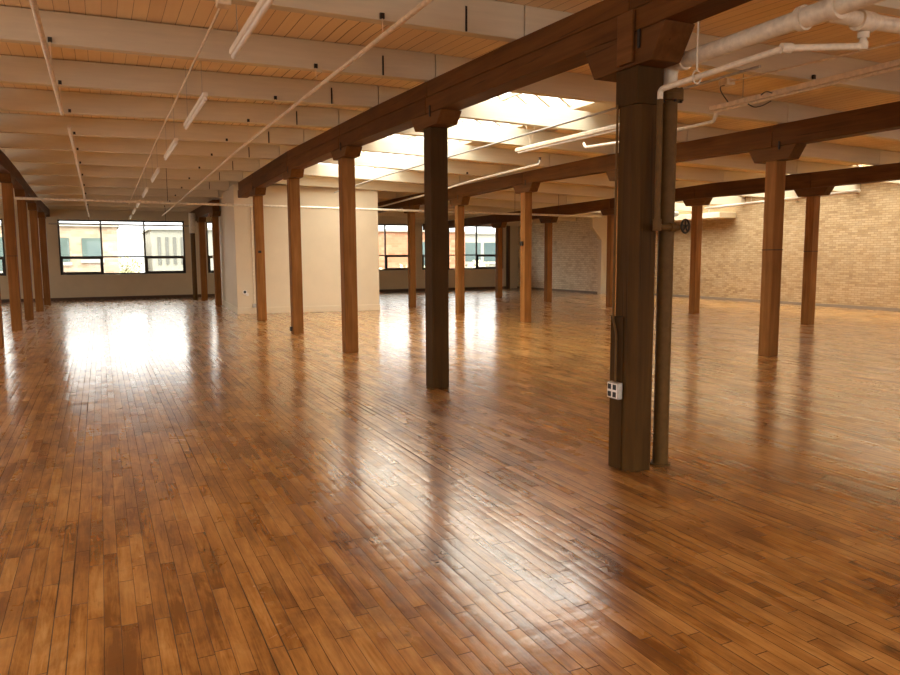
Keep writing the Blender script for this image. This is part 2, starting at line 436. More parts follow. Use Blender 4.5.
struct(pl, 'trim_1', M['white'], 'white painted pilaster with a flared head at the step in the brick wall', 'pilaster')
struct(MB().box(17.80, 17.93, YF - .14, YF, 0, 3.3), 'trim_2', M['browntrim'], 'narrow dark brown board standing in the far corner', 'trim')
# baseboards
b = MB().box(XS, 17.78, YF - .025, YF, 0, .11)
struct(b, 'baseboard_back', M['browntrim'], 'dark brown baseboard under the far windows', 'baseboard', bevel=.004)
b = MB().box(XW - .03, XW, YN, YJ, 0, .09); b.box(18.42, 18.45, YJ + .22, YF, 0, .09)
struct(b, 'baseboard_right', m_paint('grey_brown_base_course', (.22, .17, .12), .7), 'low dark base strip along the brick wall', 'baseboard')

# white partition box
BX0, BX1, BY0, BY1 = 3.40, 7.36, 20.70, 26.2
box = MB()
H = 3.56
slant = .62                                 # front face is not quite square to the rows
vs = []
for z in (0, H):
    vs += [(BX0, BY0 + .2, z), (BX1, BY0 + .2 - slant, z), (BX1 + .05, BY1, z), (3.70, BY1, z)]
box.add(vs, [(3, 2, 1, 0), (4, 5, 6, 7), (0, 1, 5, 4), (1, 2, 6, 5), (2, 3, 7, 6), (3, 0, 4, 7)])
struct(box, 'wall_partition', M['white'], 'smooth white partition box standing among the posts', 'wall')
bb = MB()
bb.vbar((BX0 - .02, BY0 + .185, 0), (BX1 + .01, BY0 + .185 - slant, 0), .03, .17)
bb.vbar((3.68, BY1, 0), (BX0 - .012, BY0 + .18, 0), .03, .17)
struct(bb, 'baseboard_partition', M['white'], 'white baseboard around the white partition box', 'baseboard', bevel=.006)
def bfront(x): return BY0 + .2 - slant * (x - BX0) / (BX1 - BX0)

# ------------------------------------------------------------------ windows
def window(n, x0, x1, lights, sashes):
    y0, y1 = YF + .07, YF + .15
    z0, z1, zr = W_Z0 + .003, W_Z1 - .003, 1.63
    x0 += .003; x1 -= .003
    o = MB(); t = .055
    o.box(x0, x1, y0, y1, z0, z0 + t); o.box(x0, x1, y0, y1, z1 - t, z1)
    o.box(x0, x0 + t, y0, y1, z0 + t, z1 - t); o.box(x1 - t, x1, y0, y1, z0 + t, z1 - t)
    o.box(x0 + t, x1 - t, y0, y1, zr - .028, zr + .028)
    cuts = [x0] + lights + [x1]
    for c in lights:
        o.box(c - .03, c + .03, y0, y1, z0 + t, zr - .028); o.box(c - .03, c + .03, y0, y1, zr + .028, z1 - t)
    fr = o.build('window_%d' % n, M['darkframe'], kind='structure', bevel=.004)
    for i, (a, b) in enumerate(zip(cuts, cuts[1:])):
        MB().box(a + .01, b - .01, y0 + .035, y0 + .043, zr + .01, z1 - .02).build('pane', M['glass'], fr)
        MB().box(a + .01, b - .01, y0 + .035, y0 + .043, z0 + .02, zr - .01).build('pane', M['glass'], fr)
        if i in sashes:
            s = MB(); A = a + (.055 if i == 0 else .03); B = b - (.055 if i == len(cuts) - 2 else .03); q = .05
            Z0, Z1 = z0 + t, zr - .028; u0, u1 = y0 - .03, y0 + .03
            s.box(A, B, u0, u1, Z0, Z0 + q); s.box(A, B, u0, u1, Z1 - q, Z1); s.box(A, A + q, u0, u1, Z0 + q, Z1 - q); s.box(B - q, B, u0, u1, Z0 + q, Z1 - q)
            sh = s.build('sash', M['darkframe'], fr, bevel=.004)
            MB().box((A + B) / 2 - .06, (A + B) / 2 + .06, u0 - .03, u0, Z0 + .01, Z0 + .035).build('sash_handle', M['iron'], fr, bevel=.005)
    MB().box(x0 - .0, x1 + .0, YF - .03, YF + .07, W_Z0 - .035, W_Z0 + .003).build('sill', M['wallcream'], fr, bevel=.006)
    return fr
WL = ['far window behind the row of posts at the open left side, brick building outside',
      'far window with clear view of sky between two buildings', 'far window mostly hidden by the white partition box',
      'far window beside the white partition, orange brick outside', 'far window nearest the pale brick corner']
for n, (x0, x1) in enumerate(WINS):
    k = x1 - x0
    fr = window(n + 1, x0, x1, [x0 + k * .325, x0 + k * .668] if n != 3 else [x0 + k * .33, x1 - 1.38], (0, 2))
    fr['label'] = WL[n]; fr['category'] = 'window'

# ------------------------------------------------------------------ posts
RW = {'L': .20, 'M': .205, 'A': .20, 'B': .20}
ORD = ['first', 'second', 'third', 'fourth', 'fifth', 'sixth', 'seventh', 'eighth', 'ninth', 'tenth', 'eleventh', 'twelfth', 'thirteenth', 'fourteenth', 'fifteenth', 'sixteenth']
PL = {'M': ['large dark brown timber post with grey socket box, beside the brown riser pipe',
            'dark brown timber post standing next behind the post with the socket box',
            'brown timber post overlapping the white partition, third in line from the riser pipe',
            'brown timber post overlapping the white partition, fourth in line from the riser pipe',
            'brown timber post by the corner of the white partition, small dark box on its side',
            'dark timber post tight against the shadowed side of the white partition',
            'dark timber post by the far windows, beside the pipe with white top'],
      'A': ['sturdy brown timber post before the buff brick wall, nearest of the middle row',
            'timber post of the middle row hidden behind the big post with the socket box',
            'orange brown timber post of the middle row, in front of the pale far brick corner',
            'orange brown timber post of the middle row, in front of a bright far window',
            'brown timber post just beside the white partition, before the orange brick window',
            'middle row timber post second from the far windows', 'middle row timber post next to the far windows'],
      'B': ['brown timber post close to the buff brick wall, end of the row in view',
            'brown timber post before the buff brick wall, white duct behind its top',
            'timber post beside the white pilaster with the flared head',
            'timber post in front of the pale whitewashed brick corner',
            'timber post in front of the far window nearest the brick corner',
            'timber post by the far windows in the row nearest the brick wall'],
      'L': ['timber post cut off at the edge of the photo, nearest of the open left row',
            'timber post of the open left row, second from the camera',
            'timber post of the open left row, third from the camera',
            'timber post of the open left row, fourth from the camera',
            'timber post of the open left row closest to the far windows']}
GRP = {'M': 'posts in the row ending at the white partition', 'A': 'posts in the middle row', 'B': 'posts in the row nearest the brick wall', 'L': 'posts in the open left row'}
post_obj = {}
SKIP = {('A', 5), ('A', 6), ('B', 5)}
for r in 'MABL':
    for i, (x, y, wd, zc) in enumerate(POSTS[r]):
        if (r, i) in SKIP: continue
        t = thing('timber_post', PL[r][i], 'post', (x, y, 0), GRP[r])
        post_obj[r, i] = t
        h = wd / 2
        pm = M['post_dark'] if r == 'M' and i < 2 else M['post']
        if r == 'M' and i == 0:
            # heavy post: square foot and head, chamfered in between
            sh = MB(); c = .045
            oct_ = [(-h + c, -h), (h - c, -h), (h, -h + c), (h, h - c), (h - c, h), (-h + c, h), (-h, h - c), (-h, -h + c)]
            sh.prism([(x + a, y + b) for a, b in oct_], 'z', .0, zc - .25)
            sh.build('shaft', pm, t, bevel=.004)
            MB().box(x - h, x + h, y - h, y + h, zc - .249, zc).build('head_block', pm, t, bevel=.006)
            MB().box(x - h - .012, x - h + .003, y - .03, y + h - .005, .0, 1.12).build('corner_board', pm, t, bevel=.004)
        else:
            MB().box(x - h, x + h, y - h, y + h, 0, zc).build('shaft', pm, t, bevel=.012)
            if (r, i) in {('A', 0), ('L', 1), ('B', 0)}:
                MB().box(x - h - .003, x + h + .003, y - h - .003, y + h + .003, 1.62, 1.632).build('scarf_joint', M['iron'], t)
        # bolster cap with slanted ends
        ch = CAPH[r]; lt, lb = .44, .31; yc = y + (.05 if r == 'M' and i == 0 else 0); cw = .127 if r == 'M' else .112
        MB().prism([(yc - lb, zc + .001), (yc + lb, zc + .001), (yc + lt, gbot(r, yc + lt) - .003), (y, gbot(r, y) - .003), (yc - lt, gbot(r, yc - lt) - .003)], 'x', x - cw, x + cw).build('cap', M['cap'], t, bevel=.008)
        if r == 'M' and i == 0:
            MB().box(x - cw - .03, x - cw - .006, y - .10, y + .06, zc + .02, zc + .36).build('cleat', M['cap'], t, bevel=.005)
        if r in 'MA':
            MB().box(x - cw - .016, x - cw - .006, y - .16, y - .135, zc + ch - .05, zc + ch + .07).build('iron_dog', M['iron'], t)

# small fittings on posts
def hextube(a, b, r): return MB().tube([a, b], r, 10)
t = post_obj['M', 0]
px, py = POSTS['M'][0][0] - .115, POSTS['M'][0][1] + .02
so = thing('socket_box', 'grey four-socket electrical box on the big dark post', 'socket', (px - .012, py, .58))
MB().box(px - .055, px - .013, py - .062, py + .062, .525, .645).build('box', M['grey'], so, bevel=.006)
MB().box(px - .060, px - .055, py - .055, py + .055, .532, .638).build('cover_plate', M['plate'], so, bevel=.002)
for a in (-.028, .028):
    for bz in (.558, .612):
        MB().box(px - .0625, px - .0595, py + a - .019, py + a + .019, bz - .019, bz + .019).build('socket', M['black'], so, bevel=.006)
cd = MB().tube([(px - .03, py, .646), (px - .03, py, 1.0), (px - .025, py + .045, 1.10), (px - .02, py + .045, 2.6)], .0085, 8, fillet=.04)
tag(cd.build('conduit', M['brownpipe']), 'thin brown conduit running up the big dark post to the socket box', 'conduit')
# small boxes on other posts
o = MB().box(3.50, 3.575, 18.35 - .14, 18.35 - .108, 1.67, 1.73).build('junction_box', M['iron'], bevel=.006)
tag(o, 'small dark box on the post by the white partition corner', 'junction box')
o = MB().box(9.083 - .15, 9.083 - .102, 14.84, 14.92, 1.80, 1.90).build('junction_box', M['iron'], bevel=.006)
tag(o, 'small dark knob box on the middle row post before the pale brick corner', 'junction box')
o = MB().box(3.571 + .109, 3.571 + .14, 7.80, 7.88, 1.50, 1.58).build('junction_box', M['iron'], bevel=.006)
tag(o, 'small dark box on the side of the post next behind the socket post', 'junction box')
o = MB().box(3.462 - .13, 3.462 - .102, 25.0, 25.09, 1.56, 1.66).build('switch_plate', M['plate'], bevel=.004)
tag(o, 'small white switch on the post against the side of the white partition', 'switch')
o = MB().box(3.4815 - .045, 3.4815, 14.80, 14.88, .06, .15).build('floor_socket', M['iron'], bevel=.006)
tag(o, 'small dark socket box low on the fourth post, in front of the white partition', 'socket')
# on the partition
t = thing('wall_outlet', 'white round outlet with dark plug hole low on the white partition', 'outlet', (3.60, bfront(3.6) - .002, .60))
MB().tube([(3.60, bfront(3.6) - .016, .60), (3.60, bfront(3.6) - .001, .60)], .065, 20).build('cover_plate', M['plate'], t)
MB().tube([(3.60, bfront(3.6) - .026, .61), (3.60, bfront(3.6) - .0165, .61)], .038, 16).build('socket', M['black'], t)
MB().box(3.63, 3.70, bfront(3.66) - .03, bfront(3.66) - .002, .50, .57).build('side_box', M['plate'], t, bevel=.006)
o = MB().tube([(3.84, bfront(3.84) - .02, .28), (3.84, bfront(3.84) - .02, 3.0)], .012, 8).build('conduit', M['whitepipe'])
tag(o, 'thin white conduit running up the white partition near its corner', 'conduit')
o = MB().box(3.79, 3.90, bfront(3.84) - .07, bfront(3.84) - .002, .17, .275).build('junction_box', M['grey'], bevel=.008)
tag(o, 'small grey box at the foot of the conduit on the white partition', 'junction box')

# ------------------------------------------------------------------ girders
def girder(r, label, width, ends, two_ply=False):
    ys = [p[1] for p in POSTS[r]]; xs = [p[0] for p in POSTS[r]]
    pts = [(xs[0] + ends[0][0], ends[0][1])] + [(a, b) for a, b in zip(xs, ys) if ends[0][1] < b < ends[1][1]] + [(ends[1][0], ends[1][1])]
    g = thing('timber_girder', label, 'girder', (pts[0][0], pts[0][1], 3.0), None)
    def zb(y): return gbot(r, y)
    for (xa, ya), (xb_, yb_) in zip(pts, pts[1:]):
        n = 6
        ga = ya + (.004 if ya != ends[0][1] else 0); gb = yb_ - (.004 if yb_ != ends[1][1] else 0)
        def seg(name, f0, f1, wd, dx):
            m = MB(); vs = []
            for k in range(n + 1):
                y = ga + (gb - ga) * k / n; x = xa + (xb_ - xa) * (y - ya) / (yb_ - ya)
                z0, z1 = zb(y), top(r, y) - .002
                a0 = z0 + (z1 - z0) * f0; a1 = z0 + (z1 - z0) * f1
                vs += [(x - wd / 2 + dx, y, a0), (x + wd / 2 + dx, y, a0), (x + wd / 2 + dx, y, a1), (x - wd / 2 + dx, y, a1)]
            fs = [(0, 1, 2, 3)[::-1], tuple(n * 4 + i for i in range(4))]
            for k in range(n):
                for i in range(4):
                    j = (i + 1) % 4; fs.append((k * 4 + i, k * 4 + j, k * 4 + 4 + j, k * 4 + 4 + i))
            m.add(vs, fs)
            return m.build(name, M['girder'], g, bevel=.009)
        if two_ply:
            seg('lower_timber', 0, .49, width, 0); seg('upper_timber', .52, 1, width - .03, .004)
        else: seg('timber', 0, 1, width, 0)
    return g
girder('M', 'big dark brown double timber girder running overhead from the riser pipe to the white partition', .25, ((0, -.5), (3.56, 20.45)), True)
POSTS_KEEP = POSTS['M']
POSTS['M'] = POSTS_KEEP[5:]
girder('M', 'short dark girder over the two posts beside the white partition', .22, ((0, 24.75), (3.40, YF - .005)))
POSTS['M'] = POSTS_KEEP
girder('A', 'brown timber girder over the middle row of posts, beyond the skylight', .22, ((.1, 1.0), (8.60, YF - .005)))
girder('B', 'brown timber girder over the row of posts nearest the brick wall', .22, ((.1, 2.0), (13.5, YF - .005)))
girder('L', 'brown timber girder over the open left row of posts', .22, ((0, 9.0), (-1.69, YF - .005)))

# ------------------------------------------------------------------ joists
JY = [1.75, 3.80, 5.85, 7.90, 9.90, 11.85, 14.00, 16.00, 18.10, 20.25, 22.25, 24.20, 26.20, 28.40, 30.40]
BAYS = [(XS + .02, XL - .004, 8, 'far left bay', .02), (XL + .004, XM - .004, 2, 'bay of the strip lights', .012), (XM + .004, XA - .004, 1, 'skylight bay', 0.0),
        (XA + .004, XB - .004, 1, 'bay behind the middle girder', 0.0), (XB + .004, XW - .004, 0, 'bay along the brick wall', 0.0)]
def jskew(x): return max(0, (XM - x)) * .085
for bi, (x0, x1, k0, bn, _) in enumerate(BAYS):
    js = JY[k0:]
    for k, yj in enumerate(js):
        X0 = x0 if bi == 0 else xr('LMAB'[bi - 1], yj) + .004
        X1 = x1 if bi == 4 else xr('LMAB'[bi], yj) - .004
        ya, yb_ = yj + jskew(X0), yj + jskew(X1)
        if bi == 0: yb_ = ya = yj + jskew(XL)
        if max(ya, yb_) > YF - .1: continue
        if bi == 4 and yj > YJ - .2: X1 = 18.44
        lab = '%s cream painted joist from the camera in the %s' % (ORD[k], bn)
        m = MB().vbar((X0, ya, roof(X0 + .004, ya) + .005), (X1, yb_, roof(X1 - .004, yb_) + .005), .115, JD)
        o = m.build('ceiling_joist', M['joist'], bevel=.006)
        tag(o, lab, 'joist', 'joists of the ' + bn)
        if bi == 1 and k < 9:
            xx = 2.95; yy = yj + jskew(xx) - .0575; zz = roof(xx, yy)
            MB().box(xx - .008, xx + .008, yy - .008, yy, zz + .01, zz + .22).build('iron_strap', M['iron'], o)

# ------------------------------------------------------------------ skylights
def skylight(name, label, x0, x1, y0, y1, xg0, xg1, rise):
    t = thing(name, label, 'skylight', ((x0 + x1) / 2, (y0 + y1) / 2, roof((x0 + x1) / 2, (y0 + y1) / 2) + JD))
    n = 10
    def dz(x, y): return roof(x, y) + JD + .05
    def strip(fa, fb, name_, mat):
        m = MB(); vs = []
        for k in range(n + 1):
            y = y0 + (y1 - y0) * k / n; vs += [fa(y), fb(y)]
        m.add(vs, [(2 * k, 2 * k + 1, 2 * k + 3, 2 * k + 2) for k in range(n)])
        o = m.build(name_, mat, t)
        sd = o.modifiers.new('thickness', 'SOLIDIFY'); sd.thickness = .03; sd.offset = 0
        return o
    eave = rise
    strip(lambda y: (x1, y, dz(x1, y) - .015), lambda y: (xg1, y, dz(xg1, y) + eave), 'flank', M['white'])
    strip(lambda y: (x0, y, dz(x0, y) - .015), lambda y: (xg0, y, dz(xg0, y) + eave), 'flank', M['white'])
    for y in (y0, y1):
        e = MB(); e.add([(x0, y, dz(x0, y) - .02), (x1, y, dz(x1, y) - .02), (xg1, y, dz(xg1, y) + eave), (xg0, y, dz(xg0, y) + eave)], [(0, 1, 2, 3)])
        o = e.build('end_board', M['white'], t); sd = o.modifiers.new('thickness', 'SOLIDIFY'); sd.thickness = .03; sd.offset = 0
    xr = (xg0 + xg1) / 2; hr = (xg1 - xg0) / 2 * .62; hy = 1.1
    def E(x, y): return Vector((x, y, dz(x, y) + eave))
    R0 = E(xr, y0 + hy) + Vector((0, 0, hr)); R1 = E(xr, y1 - hy) + Vector((0, 0, hr))
    g = MB(); g.add([E(xg0, y0), E(xg0, y1), R1, R0], [(0, 1, 2, 3)]); g.add([E(xg1, y0), E(xg1, y1), R1, R0], [(0, 1, 2, 3)])
    g.add([E(xg0, y0), E(xg1, y0), R0], [(0, 1, 2)]); g.add([E(xg0, y1), E(xg1, y1), R1], [(0, 1, 2)])
    g.build('glazing', M['skyglass'], t)
    f = MB(); q = .08
    f.bar(R0, R1, q, .07)
    for a, b in ((E(xg0, y0), R0), (E(xg1, y0), R0), (E(xg0, y1), R1), (E(xg1, y1), R1), (E(xg0, y0), E(xg0, y1)), (E(xg1, y0), E(xg1, y1)), (E(xg0, y0), E(xg1, y0)), (E(xg0, y1), E(xg1, y1))): f.bar(a, b, q, .09)
    f.build('frame', M['creampipe'], t)
    m = int((y1 - y0 - 2 * hy) / .45)
    for k in range(1, m):
        y = y0 + hy + (y1 - y0 - 2 * hy) * k / m
        p = R0.lerp(R1, k / m)
        MB().bar(E(xg0, y), p, .06, .07).build('glazing_bar', M['creampipe'], t); MB().bar(E(xg1, y), p, .06, .07).build('glazing_bar', M['creampipe'], t)
    for k in range(1, 6):
        x = xg0 + (xg1 - xg0) * k / 6
        MB().bar(E(x, y0), R0 if k == 3 else (E(xg0 if k < 3 else xg1, y0).lerp(R0, (k if k < 3 else 6 - k) / 3)), .05, .07).build('glazing_bar', M['creampipe'], t)
    f = MB(); f.bar(E(xg0, y0).lerp(R0, .5), E(xg1, y0).lerp(R0, .5), .06, .07)
    f.bar(E(xg0, y0).lerp(R0, .5), E(xg0, y1).lerp(R1, .5), .06, .07); f.bar(E(xg1, y0).lerp(R0, .5), E(xg1, y1).lerp(R1, .5), .06, .07)
    f.build('purlin', M['creampipe'], t)
    return t
skylight('skylight', 'long bright glazed roof skylight beyond the big dark girder', *SKY[0], 4.98, 7.15, .12)
skylight('skylight', 'bright roof skylight against the top of the buff brick wall', *SKY[1], 16.5, 19.33, .15)

# ------------------------------------------------------------------ strip lights
LX = 1.08
def lz(y): return 3.20 - max(0, y - 13) * .0115
for k, (a, b) in enumerate([(4.2, 6.42), (8.15, 10.1), (11.35, 13.3), (14.9, 16.85), (18.6, 20.5), (22.0, 23.9), (25.0, 26.9), (28.0, 29.8)]):
    t = thing('strip_light', 'white fluorescent strip light on the ceiling, %s from the camera' % ORD[k], 'light', (LX, (a + b) / 2, lz((a + b) / 2)), 'strip lights in a line')
    za, zb = lz(a), lz(b)
    MB().vbar((LX, a, za + .022), (LX, b, zb + .022), .055, .045).build('housing', M['fixture'], t, bevel=.008)
    MB().tube([(LX, a + .02, za + .002), (LX, b - .02, zb + .002)], .019, 12).build('tube', M['tube'], t)
    for y in (a + .25, b - .25):
        z = lz(y) + .068
        MB().tube([(LX, y, z), (LX, y, roof(LX, y) + JD)], .003, 6).build('hanger_rod', M['grey'], t)

# ------------------------------------------------------------------ ceiling pipes
def pipe(label, pts, r, mat='creampipe', fillet=.06, clips=None, cat='pipe', name='ceiling_pipe', heads=(), rods=()):
    t = thing(name, label, cat, pts[0])
    MB().tube(pts, r, 12, fillet=fillet).build('tube', M[mat], t)
    for c in (clips or []):
        x, y, z = c
        zt = roof(x, y)
        MB().box(x - .003, x + .003, y - .008, y - .002, z + r - .003, zt + .01).build('clip_rod', M[mat], t)
        MB().box(x - .018, x + .018, y - .012, y + .012, zt + .011, zt + .055).build('pipe_clip', M['iron'], t)
    for x, y, z in heads:
        h = MB().tube([(x, y, z + r - .004), (x, y, z + r + .035)], .014, 8); h.tube([(x, y, z + r + .035), (x, y, z + r + .043)], .028, 10)
        h.build('sprinkler_head', M['iron'], t)
    for x, y, z in rods:
        MB().tube([(x, y, z + r - .002), (x, y, roof(x, y) + JD)], .006, 6).build('hanger_rod', M['iron'], t)
    return t
def bz(y): return 3.36 - max(0, y - 13) * .0125
xb_ = lambda y: 2.22
ys = [4.4, 6, 8, 10, 13, 16, 19, 22, 25, 28, 29.6]
pipe('cream sprinkler pipe hung under the joists alongside the big dark girder', [(2.2, y, bz(y)) for y in ys], .021, fillet=0,
     clips=[(2.2, y + jskew(2.2) - .075, bz(y)) for y in JY[2:-1]])
def pz(y): return 3.30 - max(0, y - 13) * .0125
pipe('cream pipe over the open floor, nearer piece ending at a joist', [(-.32, y, pz(y)) for y in (4.5, 7, 10.25)], .022, fillet=0, clips=[(-.32, y + jskew(-.3) - .075, pz(y)) for y in JY[2:5]])
pipe('cream pipe over the open floor, farther piece leading to the window', [(-.28, y, pz(y)) for y in (11.2, 13, 20, 26, 29.9)], .022, fillet=0, clips=[(-.28, y + jskew(-.3) - .075, pz(y)) for y in JY[5:-1]])
t = pipe('thin cream conduit between the strip lights and the cream pipe', [(.93, y, 3.45 - max(0, y - 13) * .0125) for y in (5.9, 13, 20, 26)], .010, fillet=0)
MB().box(.88, .98, 5.78, 5.90, 3.41, 3.50).build('box', M['creampipe'], t, bevel=.008)
# cross main in front of the partition
pipe('cream main pipe crossing the room in front of the white partition', [(-6.9, 19.68, 2.965), (0, 19.68, 2.945), (3.3, 19.68, 2.915), (9.4, 19.68, 2.865), (14.85, 19.68, 2.825)], .032, 'whitepipe', 0,
     rods=[(-3.4, 19.68, 2.955), (1.6, 19.68, 2.94), (6.2, 19.68, 2.89), (11.6, 19.68, 2.85), (13.2, 19.68, 2.84)])
# window heater pipe in front of the far window
pipe('thin grey pipe hung in front of the far window with the sky view', [(-1.6, 30.2, 2.83), (3.25, 30.2, 2.80)], .03, 'grey', 0, rods=[(-.3, 30.2, 2.82), (2.35, 30.2, 2.81)])
# skylight bay
pipe('thin grey pipe running under the skylight', [(5.75, y, 3.33 if y < 15 else 3.33 - (y - 15) * .012) for y in (5.2, 10, 15, 19.2)], .014, 'grey', 0)
t = thing('strip_light', 'white strip light hung beside the skylight, behind the big dark post', 'light', (6.55, 9.8, 3.32))
MB().vbar((6.52, 11.0, 3.32), (6.66, 8.2, 3.32), .085, .06).build('housing', M['creampipe'], t, bevel=.01)
MB().tube([(6.52, 10.95, 3.305), (6.66, 8.25, 3.305)], .018, 10).build('tube', M['tube'], t)
for y, x in ((10.6, 6.54), (8.6, 6.64)):
    MB().tube([(x - .07, y + .1, roof(x, y) + JD), (x, y, 3.382), (x + .07, y - .1, roof(x, y) + JD)], .004, 6).build('hanger_chain', M['creampipe'], t)
t = pipe('cream pipe seen either side of the big post, with a rising bend', [(7.0, 9.75, 3.33), (7.0, 9.70, 3.25), (7.18, 9.0, 3.25), (7.18, 7.2, 3.25), (7.18, 7.15, 3.40), (7.2, 4.0, 3.40)], .022, 'whitepipe', .03,
         clips=[(7.2, y - .08, 3.40) for y in (5.85, 3.8)])
pipe('cream pipe rising beside the middle girder to a sprinkler head', [(8.44, 23.4, 3.20), (8.28, 19.0, 3.27), (8.02, 15.5, 3.335), (7.86, 12.4, 3.345), (7.86, 12.38, 3.42)], .024, 'whitepipe', .02,
     heads=[(7.86, 12.38, 3.40)], clips=[(8.2, 18.02, 3.30), (8.06, 15.92, 3.33)])
t = thing('strip_light', 'long cream channel light hung between the big post and the middle girder', 'light', (7.02, 5.6, 3.34))
MB().vbar((7.03, 7.1, 3.345), (7.03, 3.3, 3.345), .085, .06).build('housing', M['creampipe'], t, bevel=.01)
MB().tube([(7.03, 7.05, 3.33), (7.03, 3.35, 3.33)], .016, 10).build('tube', M['creampipe'], t)
for y in (6.6, 4.4): MB().tube([(7.03, y, 3.406), (7.03, y, roof(7.03, y) + JD)], .005, 6).build('hanger_rod', M['grey'], t)
t = thing('cable_conduit', 'thin conduit with a small ceiling box and dangling black wires', 'conduit', (6.16, 6.0, 3.42))
MB().tube([(6.15, 5.945, 3.385), (6.43, 3.2, 3.355)], .010, 8).build('tube', M['creampipe'], t)
MB().box(6.10, 6.22, 5.947, 6.07, 3.355, 3.42).build('box', M['creampipe'], t, bevel=.008)
MB().tube([(6.12, 6.0, 3.352), (6.055, 6.0, 3.335), (6.073, 6.0, 3.28), (6.178, 6.0, 3.185)], .006, 6, fillet=.05).build('wire', M['black'], t)
MB().tube([(6.203, 5.75, 3.12), (6.291, 5.75, 3.091), (6.407, 5.75, 3.116), (6.536, 5.75, 3.178)], .006, 6, fillet=.06).build('wire', M['black'], t)
MB().tube([(6.386, 5.75, 3.227), (6.456, 5.75, 3.274), (6.546, 5.75, 3.262)], .006, 6, fillet=.05).build('wire', M['black'], t)
MB().box(6.38, 6.40, 3.79, 3.81, 3.372, roof(6.39, 3.8) + .002).build('hanger_clip', M['iron'], t)
# bay along the brick wall
t = thing('strip_light', 'bright white strip light under the girder in front of the buff brick wall', 'light', (17.3, 15.0, 3.06))
def sx_(y): return 16.9 + (y - 12.1) / 6.1
MB().vbar((sx_(18.2), 18.2, 3.06), (sx_(12.1), 12.1, 3.08), .08, .05).build('housing', M['fixture'], t, bevel=.008)
MB().tube([(sx_(18.1), 18.1, 3.048), (sx_(12.2), 12.2, 3.068)], .017, 10).build('tube', M['tube'], t)
for y in (18.1, 16.0, 14.0): MB().tube([(sx_(y), y, 3.105), (sx_(y), y, roof(sx_(y), y) + .002)], .006, 6).build('hanger_rod', M['grey'], t)
# white duct along the brick wall
t = thing('air_duct', 'square white duct along the top of the brick wall', 'duct', (19.1, 21.3, 2.84))
MB().box(18.74, 19.495, 18.4, YJ - .004, 2.80, 2.99).build('casing', M['white'], t, bevel=.012)
MB().box(18.725, 18.739, 19.2, 19.26, 2.79, 3.0).build('joint_strip', M['creampipe'], t)
for y in (18.9, 21.2, 23.4): MB().box(18.75, 18.77, y - .02, y + .02, 2.985, roof(18.76, y) + .3).build('hanger_strap', M['grey'], t)
t = thing('duct_elbow', 'round grey duct end above the white duct by the brick wall', 'duct', (18.0, 20.2, 3.02))
MB().tube([(18.55, 20.2, 3.02), (18.15, 20.2, 3.02), (18.15, 19.95, 2.95)], .10, 16, fillet=.1).build('tube', M['grey'], t)
MB().tube([(18.15, 20.2, 3.11), (18.15, 20.2, roof(18.15, 20.2) - .01)], .006, 6).build('hanger_rod', M['grey'], t)

# ------------------------------------------------------------------ riser and mains at the big post
RX, RY = 3.705, 4.14
t = thing('riser_pipe', 'brown standpipe rising from the floor beside the big dark post', 'pipe', (RX, RY, 0))
MB().tube([(RX, RY, 0), (RX, RY, 2.635)], .056, 20).build('tube', M['brownpipe'], t)
f = MB().tube([(RX, RY, 2.636), (RX, RY, 2.675)], .095, 20); f.tube([(RX, RY, 2.676), (RX, RY, 2.71)], .095, 20)
f.build('flange', M['brownpipe'], t)
for k in range(6):
    a = k * math.pi / 3 + .3
    MB().tube([(RX + .078 * math.cos(a), RY + .078 * math.sin(a), 2.62), (RX + .078 * math.cos(a), RY + .078 * math.sin(a), 2.725)], .010, 6).build('bolt', M['iron'], t)
f = MB().tube([(RX, RY, .001), (RX, RY, .012)], .075, 20); f.build('floor_collar', M['brownpipe'], t)
mz = 2.885
t = thing('main_pipe', 'thick white sprinkler main leaving the top of the brown riser', 'pipe', (RX, RY, 2.676))
MB().tube([(RX, RY, 2.711), (RX, RY, mz), (RX, 2.62, mz + .015), (RX, -.6, mz + .03)], .053, 20, fillet=.13).build('tube', M['whitepipe'], t)
f = MB().tube([(RX, RY, 2.735), (RX, RY, 2.77)], .064, 20); f.tube([(RX, RY - .11, mz), (RX, RY - .15, mz)], .064, 20)
f.build('elbow_collar', M['whitepipe'], t)
for y0, y1 in ((3.08, 3.04), (2.86, 2.82)):
    MB().tube([(RX, y0, mz + .01), (RX, y1, mz + .01)], .070, 20).build('coupling_ring', M['whitepipe'], t)
MB().tube([(RX, 3.04, mz + .01), (RX, 2.86, mz + .01)], .058, 20).build('coupling', M['whitepipe'], t)
# branch
t = thing('branch_pipe', 'thick white branch pipe leading away from the white main toward the brick wall', 'pipe', (RX + .06, 3.0, 2.9))
bzz = mz + .01
MB().tube([(RX + .0605, 2.95, bzz), (9.0, 2.95, bzz + .1)], .044, 18).build('tube', M['whitepipe'], t)
MB().tube([(4.02, 2.95, bzz), (4.14, 2.95, bzz)], .058, 18).build('tee_collar', M['whitepipe'], t)
